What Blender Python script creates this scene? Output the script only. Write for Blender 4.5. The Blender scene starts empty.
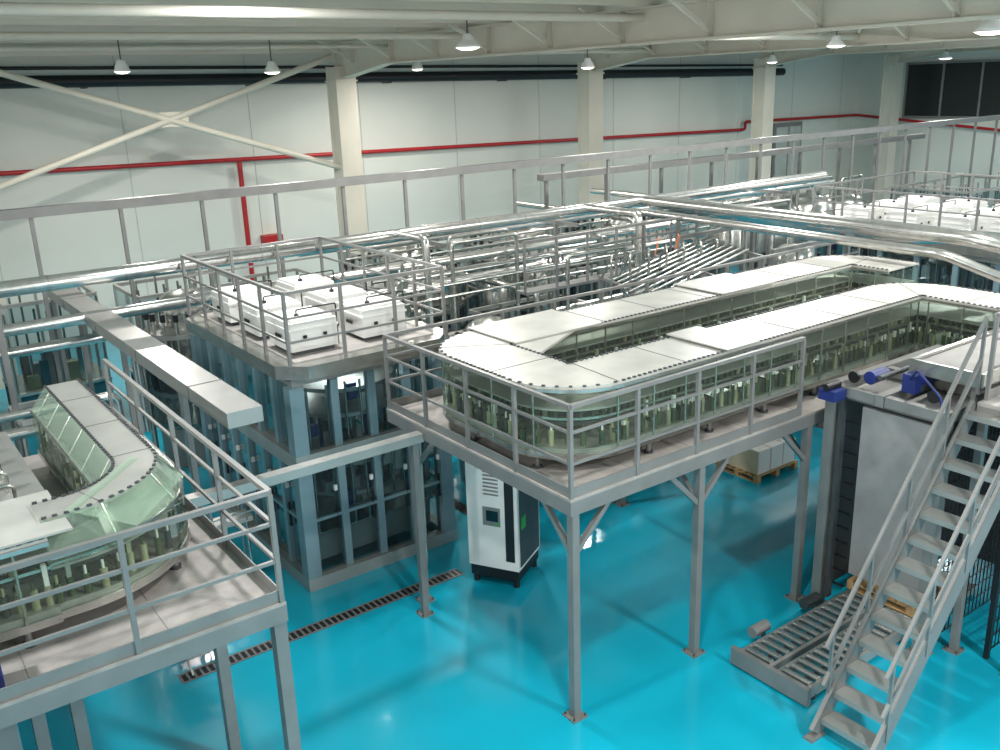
import bpy, math, random
from mathutils import Vector, Matrix
random.seed(7)
sc=bpy.context.scene
sc.view_settings.view_transform='Standard'
sc.view_settings.exposure=0.25
# ---------------------------------------------------------------- materials
MATS={}
def lin(c): return tuple(((v/255)/12.92 if v/255<=0.04045 else ((v/255+0.055)/1.055)**2.4) for v in c)+(1,)
def mat(name,rgb,rough=.5,metal=0,noise=0.08,nscale=3.0,bump=0,bscale=40,spec=.5,emis=0,coat=0,wave=None,stretch=None):
    m=bpy.data.materials.new(name);m.use_nodes=True;nt=m.node_tree
    b=nt.nodes['Principled BSDF'];c=lin(rgb)
    tc=nt.nodes.new('ShaderNodeTexCoord');src=tc.outputs['Object']
    if stretch:
        mp=nt.nodes.new('ShaderNodeMapping');mp.inputs['Scale'].default_value=stretch
        nt.links.new(src,mp.inputs[0]);src=mp.outputs[0]
    if noise>0:
        n=nt.nodes.new('ShaderNodeTexNoise');n.inputs['Scale'].default_value=nscale;n.inputs['Detail'].default_value=5
        nt.links.new(src,n.inputs['Vector'])
        r=nt.nodes.new('ShaderNodeValToRGB')
        r.color_ramp.elements[0].position=.3;r.color_ramp.elements[1].position=.7
        r.color_ramp.elements[0].color=tuple(v*(1-noise*2) for v in c[:3])+(1,)
        r.color_ramp.elements[1].color=tuple(min(1,v*(1+noise)) for v in c[:3])+(1,)
        nt.links.new(n.outputs['Fac'],r.inputs[0]);nt.links.new(r.outputs[0],b.inputs['Base Color'])
    else: b.inputs['Base Color'].default_value=c
    b.inputs['Roughness'].default_value=rough;b.inputs['Metallic'].default_value=metal
    b.inputs['Specular IOR Level'].default_value=spec
    if coat: b.inputs['Coat Weight'].default_value=coat;b.inputs['Coat Roughness'].default_value=.06
    if emis:
        b.inputs['Emission Color'].default_value=c;b.inputs['Emission Strength'].default_value=emis
    if bump:
        n2=nt.nodes.new('ShaderNodeTexNoise');n2.inputs['Scale'].default_value=bscale
        nt.links.new(src,n2.inputs['Vector'])
        bp=nt.nodes.new('ShaderNodeBump');bp.inputs['Strength'].default_value=bump;bp.inputs['Distance'].default_value=.02
        nt.links.new(n2.outputs['Fac'],bp.inputs['Height']);nt.links.new(bp.outputs[0],b.inputs['Normal'])
    if wave:
        w=nt.nodes.new('ShaderNodeTexWave');w.bands_direction=wave[0];w.inputs['Scale'].default_value=wave[1]
        nt.links.new(tc.outputs['Object'],w.inputs['Vector'])
        bp=nt.nodes.new('ShaderNodeBump');bp.inputs['Strength'].default_value=wave[2];bp.inputs['Distance'].default_value=.05
        nt.links.new(w.outputs['Fac'],bp.inputs['Height']);nt.links.new(bp.outputs[0],b.inputs['Normal'])
    MATS[name]=m;return m
def glass(name,rgb,opac,rough=.03,film=None,ff=.3,cap=.6):
    m=bpy.data.materials.new(name);m.use_nodes=True;nt=m.node_tree;nt.nodes.clear()
    o=nt.nodes.new('ShaderNodeOutputMaterial');mx=nt.nodes.new('ShaderNodeMixShader')
    t=nt.nodes.new('ShaderNodeBsdfTransparent');t.inputs[0].default_value=lin(rgb)
    g=nt.nodes.new('ShaderNodeBsdfGlossy');g.inputs['Roughness'].default_value=rough
    g.inputs[0].default_value=(.85,.92,.9,1)
    f=nt.nodes.new('ShaderNodeLayerWeight');f.inputs[0].default_value=opac
    mu=nt.nodes.new('ShaderNodeMath');mu.operation='MULTIPLY';mu.inputs[1].default_value=cap
    nt.links.new(f.outputs['Fresnel'],mu.inputs[0]);nt.links.new(mu.outputs[0],mx.inputs[0])
    if film:
        m2=nt.nodes.new('ShaderNodeMixShader');df=nt.nodes.new('ShaderNodeBsdfDiffuse');df.inputs[0].default_value=lin(film);m2.inputs[0].default_value=ff
        nt.links.new(t.outputs[0],m2.inputs[1]);nt.links.new(df.outputs[0],m2.inputs[2]);nt.links.new(m2.outputs[0],mx.inputs[1])
    else: nt.links.new(t.outputs[0],mx.inputs[1])
    nt.links.new(g.outputs[0],mx.inputs[2])
    nt.links.new(mx.outputs[0],o.inputs[0]);MATS[name]=m
mat('floor_epoxy',(16,164,190),.2,noise=.05,nscale=.6,bump=.05,bscale=2.5,coat=.3)
mat('wall_panel',(212,214,206),.6,noise=.02,nscale=.4)
mat('wall_dark',(180,184,178),.6)
mat('roof_sheet',(206,206,198),.6,noise=.05,wave=('X',1.6,.8))
mat('frame_white',(204,200,186),.5,noise=.04,nscale=1)
mat('steel_grey',(136,136,134),.42,.35,noise=.06)
mat('steel_dark',(72,76,78),.5,.3,noise=.1)
mat('deck',(166,160,155),.55,.1,noise=.12,nscale=4,bump=.15,bscale=90)
mat('stainless',(194,194,188),.26,.9,noise=.10,nscale=6)
mat('stainless_soft',(172,172,168),.38,.55,noise=.06,nscale=1.5)
mat('pipe_silver',(214,214,210),.2,.88,noise=.08,nscale=8)
mat('cover_white',(194,193,186),.36,.25,noise=.08,nscale=2.5,bump=.05,bscale=6)
mat('cover_grey',(172,172,166),.38,.3,noise=.08,nscale=2.5)
mat('white',(226,226,222),.45,noise=.02)
mat('black',(18,20,24),.45,noise=.1)
mat('dark_glassy',(20,30,34),.12,0,noise=.05)
mat('navy',(30,46,110),.4,noise=.1)
mat('blue_grey',(126,150,158),.35,.2,noise=.06)
mat('olive',(168,168,138),.5,.2,noise=.15)
mat('bottle_green',(70,84,60),.25,0,noise=.1)
mat('red',(172,28,34),.45,noise=.06)
mat('orange',(224,110,30),.45,noise=.06)
mat('green',(60,170,70),.5,noise=.05)
mat('wood',(184,150,104),.7,noise=.2,nscale=9,stretch=(1,8,8))
mat('carton',(205,190,160),.7,noise=.08)
mat('panel_grey',(150,148,146),.6,.1,noise=.1,nscale=2,bump=.1,bscale=30)
mat('teal_dim',(40,100,112),.4,noise=.1)
mat('lamp_glow',(255,252,240),.5,noise=0,emis=4.0)
mat('skylight_fill',(250,252,255),.5,noise=0,emis=1.2)
mat('window_dark',(26,32,34),.35,noise=.1)
glass('glass_clear',(228,238,230),.1,film=(205,215,200),ff=.05,cap=.5)
glass('glass_tint',(190,206,208),.08,film=(120,140,145),ff=.08,cap=.4)
glass('glass_film',(226,240,228),.1,.1,film=(196,218,200),ff=.25,cap=.5)
# ---------------------------------------------------------------- builder
class B:
    def __init__(s,name): s.name=name;s.v=[];s.f=[];s.m=[];s.sm=[];s.mats=[]
    def mi(s,m):
        if m not in s.mats: s.mats.append(m)
        return s.mats.index(m)
    def add(s,vs,fs,m,smooth=False):
        o=len(s.v);s.v+= [tuple(v) for v in vs];i=s.mi(m)
        for f in fs: s.f.append(tuple(o+k for k in f));s.m.append(i);s.sm.append(smooth)
    def box(s,x0,x1,y0,y1,z0,z1,m):
        vs=[(x,y,z) for z in(z0,z1) for y in(y0,y1) for x in(x0,x1)]
        s.add(vs,[(0,2,3,1),(4,5,7,6),(0,1,5,4),(1,3,7,5),(3,2,6,7),(2,0,4,6)],m)
    def bar(s,p,q,w,h,m,up=(0,0,1)):
        p=Vector(p);q=Vector(q);d=(q-p)
        if d.length<1e-6:return
        d.normalize();u=Vector(up)
        if abs(d.dot(u))>.98:u=Vector((1,0,0))
        a=d.cross(u).normalized();b=a.cross(d).normalized()
        vs=[c+a*(i*w/2)+b*(j*h/2) for c in(p,q) for j in(-1,1) for i in(-1,1)]
        s.add(vs,[(0,1,3,2),(4,6,7,5),(0,4,5,1),(1,5,7,3),(3,7,6,2),(2,6,4,0)],m)
    def cyl(s,p,q,r,m,n=10,r2=None,caps=True):
        p=Vector(p);q=Vector(q);d=(q-p).normalized();u=Vector((0,0,1)) if abs(d.z)<.95 else Vector((1,0,0))
        a=d.cross(u).normalized();b=a.cross(d).normalized();r2=r if r2 is None else r2
        vs=[p+(a*math.cos(t)+b*math.sin(t))*r for t in [2*math.pi*i/n for i in range(n)]]
        vs+=[q+(a*math.cos(t)+b*math.sin(t))*r2 for t in [2*math.pi*i/n for i in range(n)]]
        s.add(vs,[(i,(i+1)%n,n+(i+1)%n,n+i) for i in range(n)],m,True)
        if caps: s.add(vs,[tuple(range(n))[::-1],tuple(range(n,2*n))],m)
    def lathe(s,c,prof,m,n=20):
        c=Vector(c);vs=[];k=len(prof)
        for i in range(n):
            t=2*math.pi*i/n
            for r,z in prof: vs.append(c+Vector((r*math.cos(t),r*math.sin(t),z)))
        s.add(vs,[(i*k+j,((i+1)%n)*k+j,((i+1)%n)*k+j+1,i*k+j+1) for i in range(n) for j in range(k-1)],m,True)
    def pipe(s,pts,r,m,R=None,n=10):
        R=R or r*2.2
        pts=[Vector(p) for p in pts];path=[pts[0]]
        for i in range(1,len(pts)-1):
            a,b,c=pts[i-1],pts[i],pts[i+1];u=(a-b).normalized();v=(c-b).normalized()
            RR=min(R,(a-b).length*.45,(c-b).length*.45)
            p0=b+u*RR;p1=b+v*RR
            for k in range(7):
                t=k/6;path.append(p0*(1-t)**2+b*2*t*(1-t)+p1*t*t)
        path.append(pts[-1]);rings=[];pa=None
        for i,p in enumerate(path):
            d=(path[min(i+1,len(path)-1)]-path[max(i-1,0)]).normalized()
            if pa is None:
                u=Vector((0,0,1)) if abs(d.z)<.95 else Vector((1,0,0));pa=d.cross(u).normalized()
            else: pa=(pa-d*pa.dot(d)).normalized()
            b=pa.cross(d);rings.append([p+(pa*math.cos(2*math.pi*k/n)+b*math.sin(2*math.pi*k/n))*r for k in range(n)])
        vs=[v for g in rings for v in g];L=len(rings)
        s.add(vs,[(i*n+k,i*n+(k+1)%n,(i+1)*n+(k+1)%n,(i+1)*n+k) for i in range(L-1) for k in range(n)],m,True)
        s.add(vs,[tuple(range(n))[::-1],tuple(range((L-1)*n,L*n))],m)
    def sweep(s,path,d0,d1,z0,z1,m):
        o0=offs(path,d0);o1=offs(path,d1);vs=[];L=len(path)
        for i in range(L):
            vs+=[(o0[i][0],o0[i][1],z0),(o1[i][0],o1[i][1],z0),(o1[i][0],o1[i][1],z1),(o0[i][0],o0[i][1],z1)]
        fs=[(i*4+k,i*4+(k+1)%4,i*4+4+(k+1)%4,i*4+4+k) for i in range(L-1) for k in range(4)]
        fs+=[(3,2,1,0),tuple((L-1)*4+k for k in range(4))]
        s.add(vs,fs,m)
    def sheet(s,path,d,z0,z1,m,d2=None):
        o=offs(path,d);o2=offs(path,d if d2 is None else d2);vs=[];L=len(path)
        for p,q in zip(o,o2): vs+=[(p[0],p[1],z0),(q[0],q[1],z1)]
        s.add(vs,[(i*2,i*2+2,i*2+3,i*2+1) for i in range(L-1)],m)
    def done(s,parent=None):
        me=bpy.data.meshes.new(s.name);me.from_pydata(s.v,[],s.f)
        for m in s.mats: me.materials.append(MATS[m])
        me.polygons.foreach_set('material_index',s.m);me.polygons.foreach_set('use_smooth',s.sm);me.update()
        o=bpy.data.objects.new(s.name,me);sc.collection.objects.link(o)
        if parent:o.parent=parent
        return o
def fillet(pts,R,n=8):
    pts=[Vector((p[0],p[1])) for p in pts];out=[pts[0]]
    for i in range(1,len(pts)-1):
        a,b,c=pts[i-1],pts[i],pts[i+1];u=(a-b).normalized();v=(c-b).normalized()
        for k in range(n+1):
            an=math.pi/2*k/n;out.append(b+u*R*(1-math.sin(an))+v*R*(1-math.cos(an)))
    out.append(pts[-1]);return out
def offs(path,d):
    out=[];L=len(path)
    for i,p in enumerate(path):
        q=(Vector(path[min(i+1,L-1)][:2])-Vector(path[max(i-1,0)][:2])).normalized()
        out.append((p[0]-q.y*d,p[1]+q.x*d))
    return out
def resample(path,step):
    out=[];acc=0;nxt=step*.5
    for i in range(len(path)-1):
        a=Vector(path[i][:2]);b=Vector(path[i+1][:2]);l=(b-a).length
        if l<1e-6: continue
        while nxt<=acc+l:
            t=(nxt-acc)/l;d=(b-a)/l;out.append((a.lerp(b,t),d));nxt+=step
        acc+=l
    return out
# ---------------------------------------------------------------- room shell
YW=30;XR=45.5;YC=27
b=B('floor');b.box(-14,XR+.2,-9,YW+.2,-.2,0,'floor_epoxy');b.done()
b=B('wall_back');b.box(-14,XR+.3,YW,YW+.3,0,8.9,'wall_panel');
for i in range(-12,46,4): b.box(i-.012,i+.012,YW-.01,YW,0,8.6,'wall_dark')
b.done()
b=B('wall_right');b.box(XR,XR+.3,-9,YW,0,8.9,'wall_panel');b.done()
b=B('ceiling');b.box(-14,XR+.3,-9,YW+.3,8.8,8.9,'roof_sheet');b.done()
b=B('roof_purlins')
for i in range(25):
    y=-8+i*1.55
    b.box(-14,XR,y-.03,y+.03,8.6,8.79,'frame_white');b.box(-14,XR,y-.03,y+.08,8.585,8.6,'frame_white')
b.done()
b=B('window_1')
b.box(XR-.06,XR-.02,12,27.3,4.95,7.45,'window_dark')
for i in range(9):
    y=12+i*1.91;b.box(XR-.12,XR-.02,y-.05,y+.05,4.9,7.5,'steel_grey')
b.box(XR-.13,XR-.02,12,27.3,4.85,4.97,'steel_grey');b.box(XR-.13,XR-.02,12,27.3,7.42,7.52,'steel_grey')
b.done()
b=B('door_1')
b.box(38.6,40.8,YW-.1,YW-.03,0,4.9,'steel_grey');b.box(38.75,39.65,YW-.14,YW-.1,.1,4.7,'wall_dark');b.box(39.75,40.65,YW-.14,YW-.1,.1,4.7,'wall_dark')
b.cyl((39.6,YW-.16,1.1),(39.6,YW-.16,1.4),.03,'stainless');b.cyl((39.8,YW-.16,1.1),(39.8,YW-.16,1.4),.03,'stainless');b.done()
COLX=[3.6,13.85,24.05,34.0,43.7]
for x in COLX[1:]:
    b=B('steel_column')
    b.box(x-.34,x+.34,YC-.32,YC-.27,0,7.9,'frame_white');b.box(x-.34,x+.34,YC+.27,YC+.32,0,7.9,'frame_white')
    b.box(x-.29,x+.29,YC-.27,YC+.27,0,7.88,'frame_white');b.box(x-.42,x+.42,YC-.42,YC+.42,0,.05,'frame_white')
    b.box(x-.37,x+.37,YC-.37,YC+.37,7.45,7.5,'frame_white');b.done()
for x in COLX[1:]:
    b=B('roof_girder');y0=-8
    for (ya,za,yb,zb) in ((YC+.3,7.5,YC-3,7.92),(YC-3,7.92,y0,7.98)):
        vs=[(x-.02,ya,za),(x+.02,ya,za),(x+.02,ya,8.55),(x-.02,ya,8.55),(x-.02,yb,zb),(x+.02,yb,zb),(x+.02,yb,8.55),(x-.02,yb,8.55)]
        b.add(vs,[(0,1,2,3),(7,6,5,4),(0,4,5,1),(1,5,6,2),(2,6,7,3),(3,7,4,0)],'frame_white')
        b.bar((x,ya,za-.02),(x,yb,zb-.02),.36,.04,'frame_white')
    b.box(x-.18,x+.18,y0,YC+.3,8.55,8.585,'frame_white')
    y=YC-1
    while y>y0:
        b.box(x-.16,x+.16,y-.012,y+.012,7.97,8.55,'frame_white')
        for sg in(-1,1): b.bar((x,y,8.0),(x+sg*1.2,y,8.62),.07,.07,'frame_white')
        y-=2.3
    b.done()
b=B('eave_strut')
b.box(-14,XR,YC-.12,YC+.12,8.3,8.5,'frame_white');b.done()
b=B('wall_cross_brace')
b.cyl((3.6,YC,8.2),(13.6,YC,4.9),.09,'frame_white');b.cyl((3.6,YC,5.05),(13.6,YC,8.2),.09,'frame_white')
b.box(8.2,9.0,YC-.02,YC+.02,6.4,6.8,'frame_white');b.box(2.9,3.5,YC-.28,YC+.28,0,7.9,'frame_white');b.done()
b=B('roof_bracing')
for i in range(1,4):
    xa,xb=COLX[i],COLX[i+1]
    for y in(24,16,8,0):
        b.cyl((xa,y,8.4),(xb,y-7,8.4),.06,'frame_white',6);b.cyl((xa,y-7,8.28),(xb,y,8.28),.06,'frame_white',6)
        b.cyl((xa,y,8.15),(xb,y,8.15),.08,'frame_white',8)
b.cyl((-12,20,8.4),(13.85,20,8.4),.08,'frame_white');b.cyl((-12,14,8.4),(13.85,14,8.4),.08,'frame_white');b.cyl((-12,24,8.35),(13.85,24,8.35),.05,'frame_white')
b.done()
b=B('black_wall_duct')
b.cyl((-12,29.5,7.95),(38.5,29.5,7.3),.17,'black',12);b.cyl((-12,29.55,8.35),(38.5,29.55,7.6),.05,'black',8)
for i in range(10): x=-8+i*5;z=7.95-(x+12)/50.5*.65;b.box(x-.03,x+.03,29.4,30,z-.2,z+.03,'steel_dark')
b.done()
b=B('red_fire_pipe')
b.pipe([(-12,29.8,5.6),(4.5,29.8,5.3),(36.3,29.8,4.75),(36.3,29.8,5.1),(45.2,29.8,5.0),(45.2,22,4.35),(45.2,12,3.7)],.07,'red')
b.pipe([(11.4,29.8,5.1),(11.4,29.8,1.0)],.08,'red');b.box(11.9,12.55,29.6,29.98,2.2,2.65,'red')
b.done()
# ---------------------------------------------------------------- lamps and light
def lamp(x,y,z,r=.28,power=260,name='highbay_lamp'):
    b=B(name)
    b.lathe((x,y,z),[(.001,.26),(.06,.26),(.1,.22),(.12,.15),(.15,.12),(r*.8,.06),(r,0),(r*.97,0),(.1,.09)],'white')
    b.lathe((x,y,z),[(0.001,-.05),(r*.5,-.04),(r*.9,.005)],'lamp_glow')
    b.cyl((x,y,z+.25),(x,y,8.58),.015,'steel_dark',6)
    o=b.done()
    l=bpy.data.lights.new('lamp_light','AREA');l.shape='DISK';l.size=r*1.7;l.energy=power;l.color=(1,.96,.9)
    lo=bpy.data.objects.new('lamp_light',l);lo.location=(x,y,z-.07);sc.collection.objects.link(lo);lo.parent=o
for x,y,z,r in [(10.9,15.8,7.95,.27),(14.2,7.3,7.75,.24),(22.5,15.6,7.9,.27),(18.6,21.0,7.6,.22),(9.7,22.5,7.7,.22),(6.3,23,7.8,.2),(16.0,26,7.75,.2),(38.5,21.5,7.6,.3),(30,23.5,7.65,.22),(5,5,8,.25),(-5,10,8,.25),(8,-2,8,.25),(17,2,8,.25),(29,9,7.9,.25)]:
    lamp(x,y,z,r)
def sky_fill_panel(x,y,w,l,p):
    b=B('skylight_fill_panel');b.box(x-w/2,x+w/2,y-l/2,y+l/2,8.76,8.795,'skylight_fill');o=b.done()
    li=bpy.data.lights.new('sky_fill_light','AREA');li.shape='RECTANGLE';li.size=w;li.size_y=l;li.energy=p;li.color=(.98,.99,1)
    lo=bpy.data.objects.new('sky_fill_light',li);lo.location=(x,y,8.56);sc.collection.objects.link(lo);lo.parent=o
for x,y,p in [(5.6,13.0,330),(8.5,-1.5,600),(18,3.5,600),(30,5,600),(18,14.8,450),(29,14.8,450),(-4,8,600),(38,12,450)]:  # first entry is the roof skylight, the others are added fill panels
    sky_fill_panel(x,y,.6,.6,p)
w=bpy.data.worlds.new('World');sc.world=w;w.use_nodes=True
w.node_tree.nodes['Background'].inputs[0].default_value=(.95,.94,.91,1);w.node_tree.nodes['Background'].inputs[1].default_value=1.35
# ---------------------------------------------------------------- railings / platforms
def railing(b,pts,z,hh=1.1,step=1.0,m='steel_grey',kick=True,s=.045,mids=(.38,.72)):
    closed=(pts[0]==pts[-1])
    for i in range(len(pts)-1):
        p=Vector((*pts[i],0));q=Vector((*pts[i+1],0));L=(q-p).length;n=max(1,round(L/step))
        last=n+1 if (i==len(pts)-2 and not closed) else n
        for k in range(last):
            c=p.lerp(q,k/n);b.box(c.x-s/2,c.x+s/2,c.y-s/2,c.y+s/2,z,z+hh-s/2,m)
        e=.0005*i
        b.bar((p.x,p.y,z+hh+e),(q.x,q.y,z+hh+e),s*1.1,s,m)
        for f in mids: b.bar((p.x,p.y,z+hh*f),(q.x,q.y,z+hh*f),s*.7,s*.7,m)
        if kick: b.bar((p.x,p.y,z+.06),(q.x,q.y,z+.06),.012,.12,m)
def post(b,x,y,z,m='steel_grey',w=.1):
    b.box(x-w/2,x+w/2,y-w/2,y+w/2,.02,z,m);b.box(x-w*1.1,x+w*1.1,y-w*1.1,y+w*1.1,0,.02,m)
    for i in(-1,1):
        for j in(-1,1): b.cyl((x+i*w*.85,y+j*w*.85,.02),(x+i*w*.85,y+j*w*.85,.05),.012,'steel_dark',6)
def plat_beams(b,x0,x1,y0,y1,z,m='steel_grey'):
    b.box(x0,x1,y0,y1,z-.03,z,'deck')
    for y in(y0,y1-.08): b.box(x0,x1,y,y+.08,z-.2,z-.03,m)
    for x in(x0,x1-.08): b.box(x,x+.08,y0+.081,y1-.081,z-.2,z-.03,m)
    n=int((x1-x0)/1.0)
    for i in range(1,n): x=x0+i*(x1-x0)/n;b.box(x-.03,x+.03,y0+.081,y1-.081,z-.17,z-.03,m)
    for i in range(1,n): x=x0+(i+.1)*(x1-x0)/n;b.box(x,x+.006,y0+.09,y1-.09,z,z+.003,m)
def knee(b,p,dx,dy,z=2.7,l=.55):
    b.bar((p[0],p[1],z-l),(p[0]+dx*l,p[1]+dy*l,z),.06,.06,'steel_grey')
ZD=2.88
b=B('mezzanine_platform')
plat_beams(b,6.05,12.2,7.14,11.2,ZD);plat_beams(b,12.21,17.5,2.5,11.2,ZD)
for x,y in[(6.13,7.2),(8.2,7.2),(10.35,7.2),(6.13,10.6),(10.6,11.1),(13.5,11.1),(16.5,11.1),(13.3,7.2),(8.3,11.1),(16.5,7.2),(16.5,3),(12.4,3)]:
    post(b,x,y,2.68)
for p,dx,dy in[((6.13,7.2),1,0),((6.13,7.2),0,1),((8.2,7.2),1,0),((8.2,7.2),-1,0),((10.35,7.2),-1,0),((6.13,10.6),0,-1),((8.2,7.2),0,1),((10.35,7.2),0,1)]: knee(b,p,dx,dy)
railing(b,[(17.4,11.17),(6.08,11.17),(6.08,7.17),(10.1,7.17)],ZD,1.08)
b.pipe([(6.5,7.5,2.62),(12,7.5,2.62)],.025,'stainless',n=6);b.pipe([(6.5,8.8,2.6),(6.5,11.1,2.6),(6.5,11.1,0.3)],.025,'stainless',n=6)
b.done()
b=B('mezzanine_platform')
plat_beams(b,-5,2.72,7.2,12.7,ZD)
for x,y in[(2.65,7.28),(2.6,9.0),(1.1,8.9),(.75,8.9),(2.6,12.6),(-3,7.3),(-3,12.6),(0.2,12.6)]: post(b,x,y,2.68,w=.12)
railing(b,[(2.69,12.67),(2.69,7.23),(-4.9,7.23)],ZD,1.08,step=1.35)
b.done()
# ---------------------------------------------------------------- glazed conveyors
def conveyor(b,path,w,z0,zt,cover='cover_white',wide=(),ends=(1,1),dots=True,cw=None):
    h=w/2;ch=h if cw is None else cw/2
    b.sweep(path,-ch,ch,zt-.03,zt,cover)
    if cw is None:
        b.sweep(path,-h-.02,-h+.02,zt-.07,zt-.031,'stainless');b.sweep(path,h-.02,h+.02,zt-.07,zt-.031,'stainless')
        b.sheet(path,-h,z0+.245,zt-.071,'glass_clear');b.sheet(path,h,z0+.245,zt-.071,'glass_clear')
    else:   # bowed glazing: vertical lower pane, sloped upper pane to a narrow cover
        zm=zt-.28
        b.sheet(path,-h,z0+.245,zm,'glass_clear');b.sheet(path,h,z0+.245,zm,'glass_clear')
        b.sheet(path,-h,zm,zt-.01,'glass_film',-ch);b.sheet(path,h,zm,zt-.01,'glass_film',ch)
        b.sweep(path,-h-.012,-h+.012,zm-.012,zm+.012,'stainless');b.sweep(path,h-.012,h+.012,zm-.012,zm+.012,'stainless')
    b.sweep(path,-h+.03,h-.03,z0+.2,z0+.3,'stainless_soft')
    b.sweep(path,-h-.01,-h+.02,z0+.17,z0+.24,'stainless');b.sweep(path,h-.02,h+.01,z0+.17,z0+.24,'stainless')
    b.sweep(path,-h*.55,-h*.15,z0+.52,z0+.56,'steel_dark');b.sweep(path,h*.15,h*.55,z0+.52,z0+.56,'steel_dark')
    b.sweep(path,-h*.75,-h*.7,z0+.62,z0+.65,'stainless');b.sweep(path,h*.7,h*.75,z0+.62,z0+.65,'stainless')
    b.sweep(path,-h*.8,h*.8,z0+.74 if cw is None else z0+.6,z0+.76 if cw is None else z0+.62,'stainless_soft')
    if dots:
      for p,d in resample(path,.085):
        n=Vector((-d.y,d.x))
        for s in(-1,1):
            c=p+n*s*(ch-.005);b.bar((c.x-d.x*.02,c.y-d.y*.02,zt+.008),(c.x+d.x*.02,c.y+d.y*.02,zt+.008),.03,.016,'steel_dark')
    for i,(p,d) in enumerate(resample(path,.55)):
        n=Vector((-d.y,d.x))
        for s in(-1,1):
            c=p+n*s*(h-.02);zz=zt-.03 if cw is None else zt-.28
            b.cyl((c.x,c.y,z0+.2),(c.x,c.y,zz),.014,'stainless',6)
            if cw is not None: e=p+n*s*ch;b.cyl((c.x,c.y,zz),(e.x,e.y,zt-.02),.014,'stainless',6)
        b.bar((*(p-n*h*.9),z0+.45),(*(p+n*h*.9),z0+.45),.05,.05,'stainless')
        if i%2==0:
            for s in(-1,1):
                c=p+n*s*(h-.1);b.cyl((c.x,c.y,z0),(c.x,c.y,z0+.2),.03,'steel_grey',8);b.cyl((c.x,c.y,z0),(c.x,c.y,z0+.03),.06,'steel_dark',8)
        if i%2:
            c0=p-n*ch;c1=p+n*ch;b.bar((*c0,zt+.003),(*c1,zt+.003),.008,.006,'steel_grey')
    for i,(p,d) in enumerate(resample(path,.11)):
        n=Vector((-d.y,d.x));hh=random.uniform(.03,.2)
        for s in(-1,1):
            c=p+n*s*h*random.uniform(.66,.88)
            if i%4==0: b.box(c.x-.02,c.x+.02,c.y-.02,c.y+.02,z0+.3,z0+.5+hh,random.choice(['olive','white','stainless_soft']))
            b.cyl((c.x,c.y,z0+.3),(c.x,c.y,z0+.48),.035,random.choice(['bottle_green','bottle_green','olive','steel_dark']),6)
            b.cyl((c.x,c.y,z0+.48),(c.x,c.y,z0+.56),.014,random.choice(['bottle_green','olive','white']),5)
            c=p+n*s*h*.35;b.cyl((c.x,c.y,z0+.56),(c.x,c.y,z0+.72 if cw is None else z0+.6),.033,random.choice(['bottle_green','olive','steel_dark','bottle_green']),6)
    for on,p,q in((ends[0],path[0],path[1]),(ends[1],path[-1],path[-2])):
        if on:
            d=(Vector(q[:2])-Vector(p[:2])).normalized();n=Vector((-d.y,d.x));P=Vector(p[:2])
            a,c=P-n*h,P+n*h;zz=zt-.07 if cw is None else zt-.28
            b.add([(*a,z0+.25),(*c,z0+.25),(*c,zz),(*a,zz)],[(0,1,2,3)],'glass_clear')
    for k,(pa,pb,ww) in enumerate(wide):
        b.bar((*pa,zt+.025+.003*k),(*pb,zt+.025+.003*k),ww,.02,'cover_white')
zt=3.95
pathA=fillet([(15.3,8.9),(15.3,10.1),(6.66,10.1),(6.66,7.95),(13.9,7.95),(13.9,4.0)],.49,10)
b=B('glazed_bottle_conveyor')
conveyor(b,pathA,.95,ZD,zt,wide=[((7.15,10.1),(8.7,10.1),1.12),((11.3,10.1),(12.6,10.1),1.05),((8.9,7.95),(9.5,7.95),1.06)])
b.add([(7.13,9.63,zt+.01),(8.3,9.63,zt+.01),(7.13,9.0,zt+.01),(7.13,9.63,zt-.02),(8.3,9.63,zt-.02),(7.13,9.0,zt-.02)],[(0,2,1),(3,4,5),(0,3,5,2),(2,5,4,1)],'cover_white')
b.done()
b=B('glazed_bottle_conveyor')
p1=fillet([(2.05,12.2),(2.05,8.3),(1.0,8.3)],.85,14)
conveyor(b,p1,.8,ZD,3.9,cover='cover_grey',ends=(1,0),cw=.4)
conveyor(b,[(1.0,8.3),(-1.0,8.3),(-4.5,8.3)],.9,ZD,3.84,ends=(0,1),wide=[((1.2,8.32),(.3,8.32),.98)])
b.add([(2.42,8.7,3.72),(2.0,9.0,3.93),(1.2,8.1,3.93),(1.7,7.8,3.74)],[(0,1,2,3)],'glass_film')
b.done()
b=B('infeed_conveyor')
b.sweep([(1.0,11.9),(1.0,9.3)],-.3,.3,3.5,3.53,'stainless_soft');b.sweep([(1.0,11.9),(1.0,9.3)],-.28,.28,3.0,3.4,'stainless_soft')
for y in(9.4,10.6,11.8):
    for x in(.75,1.25): b.cyl((x,y,ZD),(x,y,3.5),.03,'steel_grey',8)
for k in range(6):
    b.pipe([(-4,9.5+k*.4,3.2+.05*k),(.35,9.5+k*.4,3.25+.07*k),(.35,9.5+k*.4,3.75),(1.0,9.5+k*.4,3.75),(1.0,9.5+k*.4,3.45)],.028,'stainless',n=6)
for k in range(16):
    x=random.uniform(-2,.6);y=random.uniform(9.3,12);b.box(x,x+.12,y,y+.12,ZD,random.uniform(3.2,3.8),random.choice(['stainless','steel_dark','olive','steel_grey']))
b.done()
b=B('gear_motor');b.cyl((.25,7.5,3.05),(-.1,7.5,3.05),.11,'navy',14);b.box(.2,.45,7.38,7.62,2.88,3.2,'navy');b.done()
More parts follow.
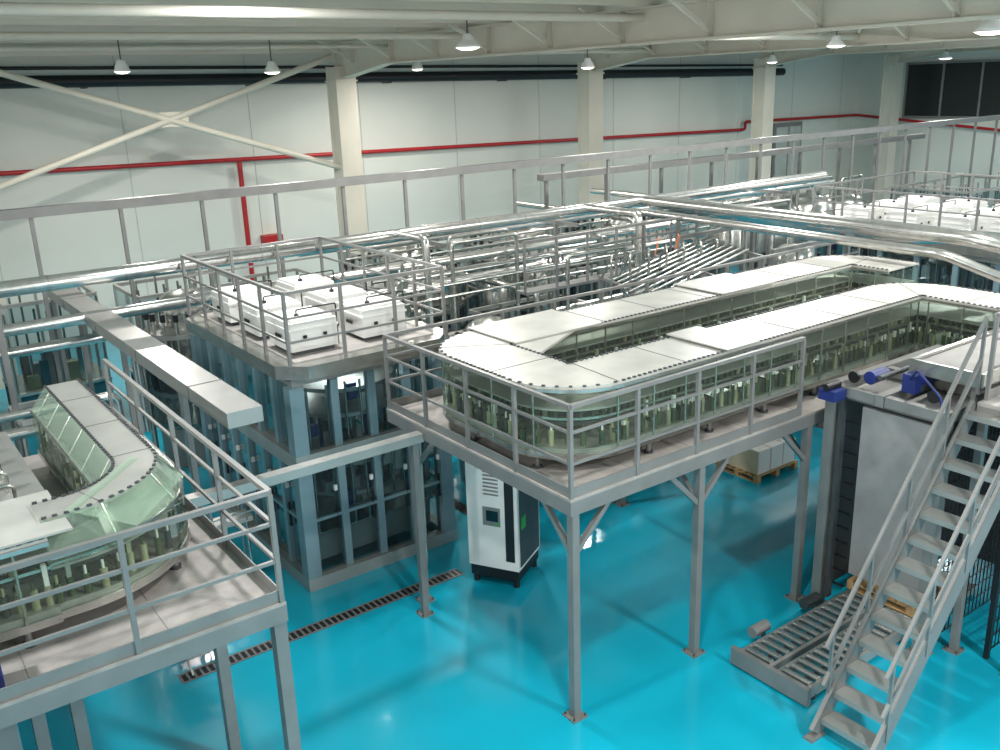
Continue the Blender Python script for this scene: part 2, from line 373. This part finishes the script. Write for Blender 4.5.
# ---------------------------------------------------------------- machine tower with clean air units
def tower(name,x0,x1,y0,y1,zd,boxes,nx=4,ny=7):
    b=B(name)
    X0,X1,Y0,Y1=x0-.22,x1+.22,y0-.3,y1+.2
    ch=.35
    P=[(X0+ch,Y0),(X1-ch,Y0),(X1,Y0+ch),(X1,Y1-ch),(X1-ch,Y1),(X0+ch,Y1),(X0,Y1-ch),(X0,Y0+ch)]
    vs=[(*p,zd-.2) for p in P]+[(*p,zd) for p in P];n=8
    b.add(vs,[tuple(range(n))[::-1],tuple(range(n,2*n))]+[(i,(i+1)%n,n+(i+1)%n,n+i) for i in range(n)],'stainless')
    b.box(X0+.28,X1-.28,Y0+.28,Y1-.28,zd,zd+.015,'deck')
    b.box(x0-.02,x1+.02,y0-.02,y1+.02,zd-.34,zd-.201,'stainless_soft')
    t=.07
    def ring(za,zb,e,m):
        for (a0,a1,c0,c1) in((x0-e,x1+e,y0-e,y0+t),(x0-e,x1+e,y1-t,y1+e),(x0-e,x0+t,y0+t+.001,y1-t-.001),(x1-t,x1+e,y0+t+.001,y1-t-.001)): b.box(a0,a1,c0,c1,za,zb,m)
    ring(1.98,2.2,.115,'stainless_soft');ring(0,.2,.115,'stainless_soft');ring(1.08,1.13,.055,'blue_grey')
    for x in(x0,x1):
        for y in(y0,y1): b.box(x-.11,x+.11,y-.11,y+.11,0,zd-.341,'blue_grey')
    def face(p,q,n,ox,oy):
        for i in range(1,n):
            tt=i/n;x=p[0]+(q[0]-p[0])*tt;y=p[1]+(q[1]-p[1])*tt
            b.box(x-.06,x+.06,y-.06,y+.06,.2,zd-.341,'blue_grey')
        for za,zb in((.2,1.98),(2.2,zd-.341)):
            b.add([(p[0],p[1],za),(q[0],q[1],za),(q[0],q[1],zb),(p[0],p[1],zb)],[(0,1,2,3)],'glass_tint')
        for i in range(n):
            tt=(i+.8)/n;x=p[0]+(q[0]-p[0])*tt+ox;y=p[1]+(q[1]-p[1])*tt+oy
            b.cyl((x,y,.9),(x,y,1.25),.018,'black',6);b.box(x-.02,x+.02,y-.02,y+.02,.86,.9,'black')
            b.box(x-.025,x+.025,y-.02,y+.02,1.5,1.58,'white')
    face((x0,y0),(x1,y0),nx,0,-.04);face((x0,y0),(x0,y1),ny,-.04,0);face((x1,y0),(x1,y1),ny,.04,0);face((x0,y1),(x1,y1),nx,0,.04)
    cx=(x0+x1)/2
    b.box(x0+.2,x1-.2,y0+.2,y1-.2,.3,.75,'stainless_soft');b.box(x0+.15,x1-.15,y0+.15,y1-.15,.75,.78,'stainless')
    k=int((y1-y0)//1.9)
    for i in range(k):
        yy=y0+(i+.5)*(y1-y0)/k;R=min(.85,(x1-x0)/2-.35)
        b.cyl((cx,yy,.78),(cx,yy,3.1),.2,'stainless',14)
        for z in(1.2,1.7,2.5,2.9): b.cyl((cx,yy,z),(cx,yy,z+.06),R,'stainless_soft',24)
        for j in range(20):
            t_=j/20*2*math.pi;px,py=cx+R*.9*math.cos(t_),yy+R*.9*math.sin(t_)
            b.cyl((px,py,1.15),(px,py,2.55),.03,'stainless' if j%3 else 'navy',6)
            b.box(px-.05,px+.05,py-.05,py+.05,1.75,1.95,'steel_grey')
    for j in range(60):
        px=random.uniform(x0+.15,x1-.3);py=y0+.2
        if random.random()<.6:px=x0+.15;py=random.uniform(y0+.2,y1-.3)
        z=random.uniform(.8,2.9);b.box(px,px+.15,py,py+.12,z,z+random.uniform(.1,.35),random.choice(['navy','white','steel_dark','black','stainless','steel_grey','orange' if j%9==0 else 'steel_grey']))
    for j in range(14):
        px=random.uniform(x0+.2,x1-.2);b.cyl((px,y0+.15,.78),(px,y0+.15,3.1),.02,'stainless',6)
        py=random.uniform(y0+.2,y1-.2);b.cyl((x0+.15,py,.78),(x0+.15,py,3.1),.02,'stainless',6)
    railing(b,[(X0+.15,Y0+.15),(X1-.15,Y0+.15),(X1-.15,Y1-.15),(X0+.15,Y1-.15),(X0+.15,Y0+.15)],zd,1.05,.85,'steel_grey',kick=False,s=.045,mids=(.33,.66))
    for (bx,by) in boxes:
        wx,wy,hh=.74,.8,.44
        b.box(bx,bx+wx,by,by+wy,zd+.08,zd+.06+hh,'white')
        b.box(bx+.05,bx+wx-.05,by+.05,by+wy-.05,zd+.015,zd+.08,'steel_dark')
        b.box(bx-.02,bx+wx+.02,by-.02,by+wy+.02,zd+hh-.06,zd+hh-.03,'white')
        b.box(bx+.04,bx+wx-.04,by+.04,by+wy-.04,zd+hh+.06,zd+hh+.1,'white')
        for hx in(.18,.5): b.box(bx+hx,bx+hx+.06,by-.03,by-.021,zd+.25,zd+.31,'black')
        b.box(bx-.03,bx-.021,by+.3,by+.5,zd+.25,zd+.3,'black')
        b.cyl((bx+wx*.3,by+wy*.3,zd+hh+.1),(bx+wx*.3,by+wy*.3,zd+hh+.14),.04,'black',8)
        b.pipe([(bx+wx*.3,by+wy*.3,zd+hh+.12),(bx+wx*.3,by+wy*.3,zd+hh+.2),(bx+wx+.12,by+wy*.3,zd+hh+.2),(bx+wx+.12,by+wy*.3,zd)],.012,'black',n=5)
    b.box(cx-.05,cx+.05,y0+.2,y1-.2,zd-.4,zd-.36,'lamp_glow')  # glowing bar added to brighten the enclosure interior
    o=b.done()
    li=bpy.data.lights.new('interior_fill_light','AREA');li.shape='RECTANGLE';li.size=.1;li.size_y=y1-y0-.6;li.energy=55  # added fill light below the bar, lifts the dark interior
    lo=bpy.data.objects.new('interior_fill_light',li);lo.location=(cx,(y0+y1)/2,zd-.41);sc.collection.objects.link(lo);lo.parent=o
bx=[(5.15+i*1.17,12.25+j*1.2) for i in range(2) for j in range(3)]
tower('filling_machine_enclosure',5.0,7.45,12.0,16.0,3.58,bx,4,6)
bx=[(21.3+i*1.3,9.6+j*1.3) for i in range(3) for j in range(4)]
tower('filling_machine_enclosure',21,25.5,9,14.8,3.4,bx,5,6)
# ---------------------------------------------------------------- trays, pipes
b=B('cable_wireway')
b.box(3.5,3.95,10.5,21.5,3.4,3.6,'stainless_soft')
for i in range(5): y=11.9+i*2.4;b.box(3.49,3.96,y-.008,y+.008,3.39,3.61,'steel_grey')
for y in(12.9,16,19,21.3):post(b,3.72,y,3.4,w=.08)
b.done()
b=B('cable_wireway')
b.box(2.75,6.04,10.2,10.36,2.66,2.78,'stainless_soft');post(b,5.93,10.28,2.66,w=.09);b.done()
b=B('cable_wireway')
b.box(-10,40,18.95,19.15,5.2,5.38,'steel_grey')
for i in range(31):
    x=-8+i*1.6;post(b,x,19.05,5.2,w=.07)
b.done()
b=B('cable_wireway')
b.box(16.6,36,20.6,20.9,4.6,4.78,'steel_grey')
for i in range(9): post(b,16.8+i*2.3,20.75,4.6,w=.09)
b.done()
b=B('insulated_pipe')
b.pipe([(-9,16.6,4.4),(15.2,16.1,4.45),(22.5,15.7,4.55)],.13,'pipe_silver',n=14)
for i in range(26): x=-8+i*1.2;y=16.6-(x+9)*.0206;b.cyl((x,y,4.4+(x+9)*.0021),(x+.03,y,4.4+(x+9)*.0021),.137,'stainless',14)
for x in(-2,2,10,13.5,17.5,21): b.bar((x,16.35,4.2),(x,16.35,0),.09,.09,'steel_grey');b.bar((x,16.9,4.22),(x,15.6,4.22),.08,.08,'steel_grey')
b.done()
b=B('insulated_pipe')
b.pipe([(15.9,15.9,4.5),(15.7,7.9,4.5),(16.3,6.6,4.15),(16.3,4,4.15)],.14,'pipe_silver',n=14)
b.pipe([(15.5,15.9,4.3),(15.3,8.2,4.25),(15.7,7.2,3.85),(15.7,4,3.85)],.09,'pipe_silver',n=12)
b.pipe([(16.6,16.1,4.3),(16.6,9.4,4.3),(18.5,7.6,4.1),(18.5,4,4.1)],.13,'pipe_silver',n=14)
b.pipe([(17.3,16.1,4.1),(17.3,10,4.1),(19.6,8.6,3.9),(19.6,4,3.9)],.12,'pipe_silver',n=14)
for y in(14,11.5): 
    b.box(15,17.6,y-.05,y+.05,3.9,3.98,'steel_grey');post(b,17.5,y,3.9,w=.09);post(b,15.05,y,3.9,w=.09)
b.done()
b=B('insulated_pipe')
b.pipe([(-9,17.6,3.5),(19,17.3,3.55)],.11,'pipe_silver',n=12)
b.pipe([(-9,18,3.0),(4.4,18,3.0),(4.4,18,1)],.1,'pipe_silver',n=12)
b.pipe([(-9,15.5,3.2),(1.5,15.5,3.2),(1.5,21,3.2),(1.5,21,.5)],.1,'pipe_silver',n=12)
b.pipe([(-9,14.6,2.6),(2.6,14.6,2.6),(2.6,14.6,.2)],.09,'stainless',n=12)
b.pipe([(-9,14.2,3.0),(3.1,14.2,3.0),(3.1,14.2,.2)],.07,'stainless',n=12)
b.pipe([(-9,19.7,3.9),(6.2,19.7,3.9),(6.2,19.7,.2)],.09,'pipe_silver',n=12)
b.pipe([(8.6,17.0,3.15),(18.5,16.8,3.2),(18.5,16.8,.5)],.09,'stainless',n=12)
b.pipe([(9,15.6,3.9),(14.0,15.4,3.95),(14.0,15.4,2.2)],.09,'stainless',n=12)
b.pipe([(8.3,14.7,2.6),(14.8,14.7,2.7),(14.8,13,2.7),(14.8,13,.5)],.08,'stainless',n=12)
b.pipe([(9.5,18.3,3.9),(26,17.8,3.95)],.09,'pipe_silver',n=12)
b.pipe([(9.5,21.6,3.4),(30,21.2,3.5)],.12,'pipe_silver',n=12)
b.pipe([(10.5,22.4,2.4),(10.5,17.4,2.4),(10.5,17.4,.4)],.08,'stainless',n=12)
b.pipe([(12.0,21.4,3.0),(12.0,15.2,3.0),(12.0,15.2,.4)],.07,'stainless',n=12)
b.pipe([(17.0,22.4,3.8),(17.0,17.4,3.8),(17.0,17.4,.4)],.08,'stainless',n=12)
b.pipe([(20.0,22.4,3.9),(20.0,15.4,3.9),(20.0,15.4,.4)],.09,'pipe_silver',n=12)
for k in range(10):
    x=8.8+k*1.1;y=13.4+(k*37%5)*.9;z=3.0+(k*13%7)*.22
    b.pipe([(x,y,.1),(x,y,z),(x+1.6,y,z),(x+1.6,y,.1)],.045,'stainless',n=8)
for k in range(9):   # thin stainless product lines above the centre area
    y=14.9+k*.28;z=3.35+(k*5%4)*.16
    b.pipe([(8.4+.2*k,y,1.0),(8.4+.2*k,y,z),(15.0-.2*k,y-.1,z+.03),(15.0-.2*k,y-.1,1.0)],.03,'stainless',n=7)
for k in range(6):
    z=3.2+.12*k;y=17.8+.4*k
    b.pipe([(9.5,y,z),(21+k,y-.2,z+.05),(21+k,y-.2,.6)],.035,'stainless',n=7)
b.done()
b=B('vertical_riser_pipe')
b.pipe([(14.2,16.2,4.5),(14.2,14.4,4.5),(14.2,14.4,.0)],.09,'pipe_silver',n=12)
b.pipe([(9.2,16.3,4.5),(9.2,15.0,4.5),(9.2,15.0,.0)],.07,'pipe_silver',n=12);b.done()
b=B('air_conveyor_rack')
for k in range(8):
    b.cyl((11.7+k*.1,11.7+k*.24,3.45),(15.0+k*.1,12.1+k*.24,3.9),.03,'stainless',8)
for x,z in((11.9,3.42),(13.5,3.63),(14.9,3.82)):
    b.bar((x,11.6,z),(x+.8,14.0,z),.06,.06,'steel_grey');post(b,x,11.7,z-.04,w=.07);post(b,x+.75,13.9,z-.04,w=.07)
b.box(11,16,14.25,14.6,3.25,3.3,'steel_grey');railing(b,[(11.0,14.3),(15.9,14.3)],3.3,1.0,.8,kick=False)
for k in range(7): b.pipe([(12.0+.5*k,12.9,2.6),(12.0+.5*k,12.9,4.0),(12.4+.5*k,13.3,4.0),(12.4+.5*k,13.6,3.5)],.025,'stainless',n=6)
for k in range(2): b.pipe([(14.2+.6*k,13.9,3.7),(14.3+.6*k,13.9,4.0),(14.5+.6*k,14.1,4.0)],.014,'orange',n=6)
b.done()
# ---------------------------------------------------------------- background machines
def rotary(name,x,y,R,zt,n=26):
    b=B(name)
    b.cyl((x,y,0),(x,y,.9),R*.95,'steel_grey',28);b.cyl((x,y,.9),(x,y,.96),R*1.1,'stainless',28)
    b.cyl((x,y,.96),(x,y,zt),.28,'stainless',16)
    for z in(1.5,2.0,zt-.5): b.cyl((x,y,z),(x,y,z+.09),R,'stainless_soft',28)
    for j in range(n):
        t=j/n*2*math.pi;px,py=x+R*.93*math.cos(t),y+R*.93*math.sin(t)
        b.cyl((px,py,1.0),(px,py,zt-.15),.035,'stainless',6);b.box(px-.05,px+.05,py-.05,py+.05,1.6,1.9,random.choice(['steel_dark','navy','teal_dim']))
        b.cyl((px,py,zt-.15),(px,py,zt),.055,'black',6)
    b.lathe((x,y,zt-.05),[(.5,0),(.48,.2),(.3,.35),(.001,.4)],'stainless')
    for j in range(8):
        t=j/8*2*math.pi+.2;px,py=x+R*1.25*math.cos(t),y+R*1.25*math.sin(t)
        t2=t+math.pi/4;qx,qy=x+R*1.25*math.cos(t2),y+R*1.25*math.sin(t2)
        b.cyl((px,py,0),(px,py,2.3),.03,'stainless',6);b.add([(px,py,.9),(qx,qy,.9),(qx,qy,2.3),(px,py,2.3)],[(0,1,2,3)],'glass_tint');b.bar((px,py,2.3),(qx,qy,2.3),.05,.05,'stainless')
    b.done()
def tank(x,y,r,h):
    b=B('process_tank')
    b.lathe((x,y,0),[(.05,.5),(r*.6,.6),(r,.8),(r,h-.3),(r*.7,h-.08),(.15,h),(.15,h+.15),(.001,h+.15)],'stainless',24)
    for i in range(4):
        t=i*math.pi/2+.4;b.cyl((x+r*.85*math.cos(t),y+r*.85*math.sin(t),0),(x+r*.85*math.cos(t),y+r*.85*math.sin(t),.9),.05,'steel_grey',8)
    b.pipe([(x,y,h+.1),(x,y,h+.5),(x+r*1.4,y,h+.5),(x+r*1.4,y,.2)],.05,'stainless',n=8);b.done()
def framed(name,x0,x1,y0,y1,h,col='steel_dark',white=False):
    b=B(name)
    b.box(x0+.05,x1-.05,y0+.05,y1-.05,.12,.8,col);b.box(x0-.05,x1+.05,y0-.05,y1+.05,.8,.86,'stainless')
    nx=max(2,round((x1-x0)/1.0));ny=max(1,round((y1-y0)/1.0))
    for i in range(nx+1):
        for y in(y0,y1): x=x0+(x1-x0)*i/nx;b.bar((x,y,0),(x,y,h-.04),.06,.06,'stainless_soft')
    for i in range(1,ny):
        for x in(x0,x1): y=y0+(y1-y0)*i/ny;b.bar((x,y,0),(x,y,h-.04),.06,.06,'stainless_soft')
    for y in(y0,y1): b.bar((x0,y,h),(x1,y,h),.08,.08,'stainless_soft')
    for x in(x0,x1): b.bar((x,y0+.041,h),(x,y1-.041,h),.08,.08,'stainless_soft')
    for p,q in(((x0,y0-.035),(x1,y0-.035)),((x0-.035,y0),(x0-.035,y1))): b.add([(*p,.9),(*q,.9),(*q,h),(*p,h)],[(0,1,2,3)],'glass_tint')
    for j in range(int((x1-x0)*(y1-y0)*4)):
        x=random.uniform(x0+.1,x1-.45);y=random.uniform(y0+.1,y1-.38);w_=random.uniform(.1,.35);z=random.uniform(.86,h*.6)
        b.box(x,x+w_,y,y+w_*.8,.861,z+.1,random.choice(['steel_dark','stainless','blue_grey','teal_dim','white','steel_dark','steel_grey','olive']))
        if j%2: b.cyl((x,y,.86),(x,y,h+random.uniform(-.3,.4)),.03,'stainless',6)
    if white: b.box(x0+.2,x1-.2,y0+.1,y1-.1,h-.5,h+.2,'white')
    b.done()
rotary('rotary_filler',11.5,19.9,1.5,3.2);rotary('rotary_filler',15.6,20.2,1.6,3.3);rotary('rotary_filler',19.4,20.5,1.5,3.2)
rotary('rotary_filler',9.9,14.0,.75,2.7,18);rotary('rotary_filler',5.6,18.6,.8,3.2,18)
rotary('rotary_filler',18.8,13.8,1.1,3.0,18)
for x,y,r,h in((22.5,18.6,.8,3.4),(24.5,18.8,.8,3.4),(26.6,19,.8,3.4),(29,19.5,.9,3.2),(12.9,17.9,.35,2.8),(14.4,18.1,.35,2.9)): tank(x,y,r,h)
framed('labelling_machine',8.4,10.3,21.8,23.6,2.6);framed('labelling_machine',28,32.5,15,17.5,2.5)
framed('packing_machine',11.4,13.8,15.6,16.9,2.4);framed('packing_machine',20.5,24,22,24,2.8,'teal_dim',True)
framed('packing_machine',-2.5,2.0,18.8,20.8,2.5,'teal_dim');framed('packing_machine',-3,1.2,22.5,24.5,2.8,'teal_dim')
framed('packing_machine',26.5,31,21.8,23.8,2.9,'steel_grey',True);framed('packing_machine',33,38,17,20,3.0,'steel_dark')
framed('labelling_machine',27.5,31.5,8,11.5,2.6);framed('packing_machine',9.0,12.6,12.1,12.9,2.2)
framed('labelling_machine',16,19.5,11.6,12.3,2.3);framed('labelling_machine',12,16.5,22.6,24.4,2.8);framed('labelling_machine',17.5,20,22.6,24.4,3.0)
framed('packing_machine',-2.5,1.6,13.4,14.0,2.2);framed('packing_machine',2.9,4.9,22.8,24.5,2.9,'teal_dim')
framed('packing_machine',15.2,17.8,17.6,18.4,2.5);framed('labelling_machine',2.0,3.2,16.0,17.0,2.3);framed('packing_machine',5.5,8.0,21.5,23.5,2.9)
b=B('wrapping_machine')
b.box(-.2,.8,16.7,17.4,.1,1.9,'white');b.box(-.3,.9,16.6,17.45,1.9,1.98,'stainless');b.box(-.15,.2,16.66,16.7,.9,1.5,'black');b.box(.3,.7,16.67,16.7,.3,1.5,'steel_grey')
for x in(-.1,.7):
    for y in(16.8,17.3): b.cyl((x,y,0),(x,y,.1),.05,'black',8)
b.pipe([(.2,17.1,1.98),(.2,17.1,2.4),(.7,17.1,2.4),(.7,17.1,1.98)],.06,'stainless');b.done()
def floorconv(p,q,z=1.0):
    b=B('bottle_conveyor')
    b.bar((*p,z),(*q,z),.3,.08,'stainless_soft');P=Vector(p);Q=Vector(q);L=(Q-P).length;d=(Q-P)/L;n=Vector((-d.y,d.x))
    for s in(-1,1):
        c0=P+n*s*.17;c1=Q+n*s*.17;b.bar((*c0,z+.14),(*c1,z+.14),.02,.02,'stainless')
    for k in range(int(L/1.2)+1):
        c=P+d*k*1.2
        for s in(-1,1):b.cyl((*(c+n*s*.12),0),(*(c+n*s*.12),z),.025,'stainless',6);b.cyl((*(c+n*s*.17),z),(*(c+n*s*.17),z+.14),.01,'stainless',5)
    for k in range(int(L/.2)):
        if random.random()<.7:
            c=P+d*(k+.5)*.2;b.cyl((*c,z+.04),(*c,z+.24),.035,'blue_grey',8);b.cyl((*c,z+.24),(*c,z+.3),.015,'white',6)
    b.done()
floorconv((7.95,13.2),(7.95,20));floorconv((16.0,14.6),(20,14.6),1.1);floorconv((1.9,15.2),(1.9,18));floorconv((-4,13.05),(4.5,13.05));floorconv((20,16.9),(33,14));floorconv((8.5,11.5),(15,11.5),1.0)
# ---------------------------------------------------------------- items on the floor
b=B('control_cabinet')
c=Vector((7.38,9.92,0));a=Vector((-.5,.87,0)).normalized();e=Vector((.87,.5,0)).normalized()
def obox(b,o,u0,u1,v0,v1,z0,z1,m):
    vs=[o+a*u+e*v+Vector((0,0,z)) for z in(z0,z1) for v in(v0,v1) for u in(u0,u1)]
    b.add(vs,[(0,1,3,2),(4,6,7,5),(0,4,5,1),(1,5,7,3),(3,7,6,2),(2,6,4,0)],m)
obox(b,c,0,.82,0,.85,.3,2.2,'white');obox(b,c,.02,.8,.02,.83,.12,.3,'black')
obox(b,c,.06,.2,-.012,0,.45,2.1,'black');obox(b,c,.28,.56,-.012,0,1.0,1.3,'steel_grey');obox(b,c,.31,.5,-.02,-.012,1.08,1.25,'dark_glassy')
obox(b,c,.3,.36,-.015,0,1.02,1.06,'green');obox(b,c,-.012,0,.06,.8,.35,2.15,'steel_dark')
obox(b,c,-.02,-.012,.1,.26,.95,1.15,'green')
for z in range(8): obox(b,c,.3,.54,-.016,0,1.5+z*.06,1.52+z*.06,'steel_grey')
for u in(.08,.74):
    for v in(.08,.77):
        p=c+a*u+e*v;b.cyl((p.x,p.y,0),(p.x,p.y,.12),.05,'black',8)
b.done()
b=B('floor_drain_grate')
def grate(x0,x1,y0,y1,alongx):
    b.box(x0,x1,y0,y1,.001,.006,'black')
    if alongx:
        b.box(x0,x1,y0,y0+.02,.006,.014,'steel_grey');b.box(x0,x1,y1-.02,y1,.006,.014,'steel_grey')
        x=x0
        while x<x1: b.box(x,x+.03,y0+.021,y1-.021,.006,.012,'steel_grey');x+=.09
    else:
        y=y0
        while y<y1: b.box(x0,x1,y,y+.03,.006,.012,'steel_dark');y+=.11
grate(2.6,7.0,10.85,11.07,True);grate(8.2,8.42,11.5,19,False);b.done()
b=B('step_stool')
for z,y0_,y1_ in((.4,11.3,11.5),(.2,11.05,11.25)): b.box(2.75,3.2,y0_,y1_,z-.02,z,'stainless_soft')
for x in(2.77,3.18): b.bar((x,10.95,0),(x,11.45,.38),.025,.03,'stainless_soft');b.bar((x,11.6,0),(x,11.45,.38),.025,.03,'stainless_soft')
b.done()
def pallet(b,x0,y0,z,L=1.2,W=1.0):
    for i in range(7): y=y0+i*(W-.1)/6;b.box(x0,x0+L,y,y+.09,z+.12,z+.145,'wood')
    for x in(x0,x0+L/2-.05,x0+L-.1):
        b.box(x,x+.1,y0,y0+W,z+.1,z+.12,'wood')
        for y in(y0,y0+W/2-.05,y0+W-.1): b.box(x,x+.1,y,y+.1,z+.02,z+.1,'wood')
        b.box(x,x+.1,y0,y0+W,z,z+.02,'wood')
b=B('wooden_pallet')
pallet(b,13.1,10.1,0);b.box(13.15,14.25,10.15,11.05,.145,.6,'carton')
for x in(13.15,13.52,13.88): b.box(x+.01,x+.34,10.14,10.5,.15,.61,'white')
b.done()
b=B('pallet_roller_conveyor')
for yc in(6.42,5.85):
    for s in(-.22,.22): b.box(8.45,12.3,yc+s-.025,yc+s+.025,.06,.2,'stainless_soft')
    x=8.56
    while x<12.3: b.cyl((x,yc-.19,.2),(x,yc+.19,.2),.045,'pipe_silver',8);x+=.16
    b.box(8.5,12.3,yc-.02,yc+.02,.06,.1,'steel_dark')
    for x in(8.6,9.6,10.6,11.6):
        for s in(-.22,.22): b.cyl((x,yc+s,0),(x,yc+s,.08),.03,'steel_dark',6)
b.box(8.36,8.43,5.55,6.72,.03,.26,'steel_grey')
b.cyl((8.9,6.82,.2),(9.2,6.82,.2),.08,'steel_grey',12);b.cyl((10.0,6.82,.2),(10.3,6.82,.2),.08,'steel_dark',12)
b.cyl((9.05,6.75,0),(9.05,6.75,.2),.03,'steel_dark',6)
b.done()
b=B('wooden_pallet');pallet(b,10.75,5.65,.26,1.1,1.0);b.done()
# ---------------------------------------------------------------- palletiser lift tower + stair
b=B('palletizer_lift')
for x,y in((10.45,6.9),(10.45,5.35),(13.0,6.9),(13.0,5.35)):
    b.box(x-.07,x+.07,y-.07,y+.07,.02,3.199,'steel_grey');b.box(x-.13,x+.13,y-.13,y+.13,0,.02,'steel_grey')
for y in(6.9,5.35,6.2): b.box(10.38,13.07,y-.06,y+.06,3.2,3.35,'steel_grey')
for x in(10.45,11.6,13.0): b.box(x-.06,x+.06,5.42,6.13,3.21,3.34,'steel_grey');b.box(x-.06,x+.06,6.27,6.83,3.21,3.34,'steel_grey')
b.box(10.6,12.9,5.45,6.8,3.1,3.19,'steel_grey')
b.box(10.52,10.58,5.45,6.5,.65,3.09,'panel_grey')
b.box(10.6,12.9,6.84,6.88,.3,3.1,'steel_dark');b.box(12.9,12.92,5.45,6.83,.3,3.1,'steel_dark')
b.box(10.41,10.5,6.72,6.78,.2,3.19,'steel_dark')
for z in range(12): b.box(10.5,10.53,6.55,6.8,.4+z*.22,.42+z*.22,'black')
b.cyl((10.6,6.35,3.5),(12.6,6.35,3.5),.035,'steel_dark',8)
b.cyl((10.85,6.0,3.5),(11.3,6.0,3.5),.1,'navy',14);b.box(10.7,10.85,5.92,6.1,3.36,3.6,'navy');b.cyl((11.3,6.0,3.5),(11.36,6.0,3.5),.105,'black',14)
b.cyl((10.62,6.5,3.46),(10.95,6.5,3.46),.09,'navy',14)
for y in(6.7,5.6): b.cyl((10.56,y,3.44),(10.6,y,3.44),.08,'black',16)
b.box(10.1,10.35,6.65,6.9,3.2,3.34,'navy');b.cyl((10.08,6.78,3.38),(10.36,6.78,3.38),.05,'black',12)
b.pipe([(10.7,6.0,3.55),(10.5,5.8,3.75),(10.45,5.45,3.5),(10.45,5.4,3.3)],.015,'navy',n=6)
for i in range(24): x=10.6+i*.1;b.cyl((x,5.28,.2),(x,5.28,3.2),.008,'black',4)
for i in range(16): z=.2+i*.2;b.cyl((10.5,5.27,z),(13,5.27,z),.008,'black',4)
b.done()
b=B('guard_fence')
def mesh(p,q,z0,z1,st=.09):
    P=Vector((*p,0));Q=Vector((*q,0));L=(Q-P).length;n=int(L/st)
    for i in range(n+1): c=P.lerp(Q,i/n);b.bar((c.x,c.y,z0),(c.x,c.y,z1),.012,.012,'black')
    z=z0
    while z<=z1+.01: b.bar((P.x,P.y,z),(Q.x,Q.y,z),.014,.012,'black');z+=.2
    for c in(P,Q): b.box(c.x-.03,c.x+.03,c.y-.03,c.y+.03,0,z1+.05,'black')
    b.bar((P.x,P.y,z1),(Q.x,Q.y,z1),.04,.04,'black')
mesh((11.0,4.75),(13.4,4.75),.1,2.3);mesh((13.4,4.6),(13.4,2.6),.1,2.3);mesh((11.9,7.4),(14.6,7.4),.1,2.2);b.done()
b=B('access_platform')
ZL=3.45
b.box(10.75,14.5,4.3,5.15,ZL-.04,ZL,'deck')
for y in(4.3,5.08): b.box(10.83,14.5,y,y+.07,ZL-.2,ZL-.041,'steel_grey')
b.box(10.75,10.82,4.3,5.15,ZL-.2,ZL-.041,'steel_grey')
for x,y in((10.85,5.1),(10.85,4.36),(13.2,5.1),(13.2,4.36)): post(b,x,y,ZL-.201,w=.09)
railing(b,[(10.9,5.12),(14.4,5.12)],ZL,1.05,1.1);b.done()
b=B('conveyor_deck');b.box(10.93,13.97,5.24,6.06,3.62,3.72,'panel_grey');b.box(10.88,14.02,5.17,5.23,3.58,3.76,'stainless');b.box(10.88,14.02,6.07,6.13,3.58,3.76,'stainless');b.box(10.86,10.92,5.24,6.06,3.58,3.76,'stainless')
for x in(11,13.8):
    for y in(5.32,6.0): b.box(x-.03,x+.03,y-.03,y+.03,3.35,3.61,'steel_grey')
b.done()
b=B('steel_staircase')
xs,xe=8.05,10.8;ys0,ys1=4.5,5.2;N=13
sl=ZL/(xe-xs)
for y in(ys0,ys1):
    b.bar((xs-.02,y,.06),(xe,y,ZL-.05),.05,.22,'steel_grey');b.box(xs-.15,xs+.1,y-.06,y+.06,0,.03,'steel_grey')
for i in range(N):
    t=(i+.8)/(N+.3);x=xs+(xe-xs)*t;z=ZL*t
    b.box(x-.1,x+.13,ys0+.026,ys1-.026,z-.015,z+.015,'stainless_soft');b.box(x-.12,x-.1,ys0+.026,ys1-.026,z-.05,z+.015,'stainless_soft')
for y in(ys0-.02,ys1+.02):
    for hh in(.5,1.0): b.bar((xs+.1,y,hh+.12),(xe+.05,y,ZL+hh),.04,.04,'steel_grey')
    for t in(.04,.28,.52,.76,1.0):
        x=xs+.1+(xe-xs-.05)*t;z=sl*(x-xs);b.bar((x,y,z),(x,y,z+.98),.035,.035,'steel_grey')
b.done()
b=B('electrical_cabinet');b.box(.0,.55,8.6,9.2,0,1.9,'blue_grey');b.box(.02,.53,8.57,8.6,.1,1.8,'steel_grey');b.cyl((.45,8.54,1.0),(.45,8.54,1.2),.015,'black',6);b.done()
# ---------------------------------------------------------------- camera
f=930;th=math.radians(17.5);ro=math.radians(2);be=math.radians(54.2)
sr,cr,st,ct=math.sin(ro),math.cos(ro),math.sin(th),math.cos(th)
d=Vector((sr*ct,cr*ct,st));h=Vector((-sr*st,-cr*st,ct));r=Vector((cr,-sr,0))
X=h*math.cos(be)+r*math.sin(be);Y=h*math.sin(be)-r*math.cos(be);Z=-d
M=Matrix(((X.x,-X.y,-X.z,0),(Y.x,-Y.y,-Y.z,0),(Z.x,-Z.y,-Z.z,7.3),(0,0,0,1)))
cam=bpy.data.cameras.new('camera');cam.lens=33.48;cam.sensor_width=36;cam.clip_end=200
co=bpy.data.objects.new('camera',cam);co.matrix_world=M;sc.collection.objects.link(co);sc.camera=co
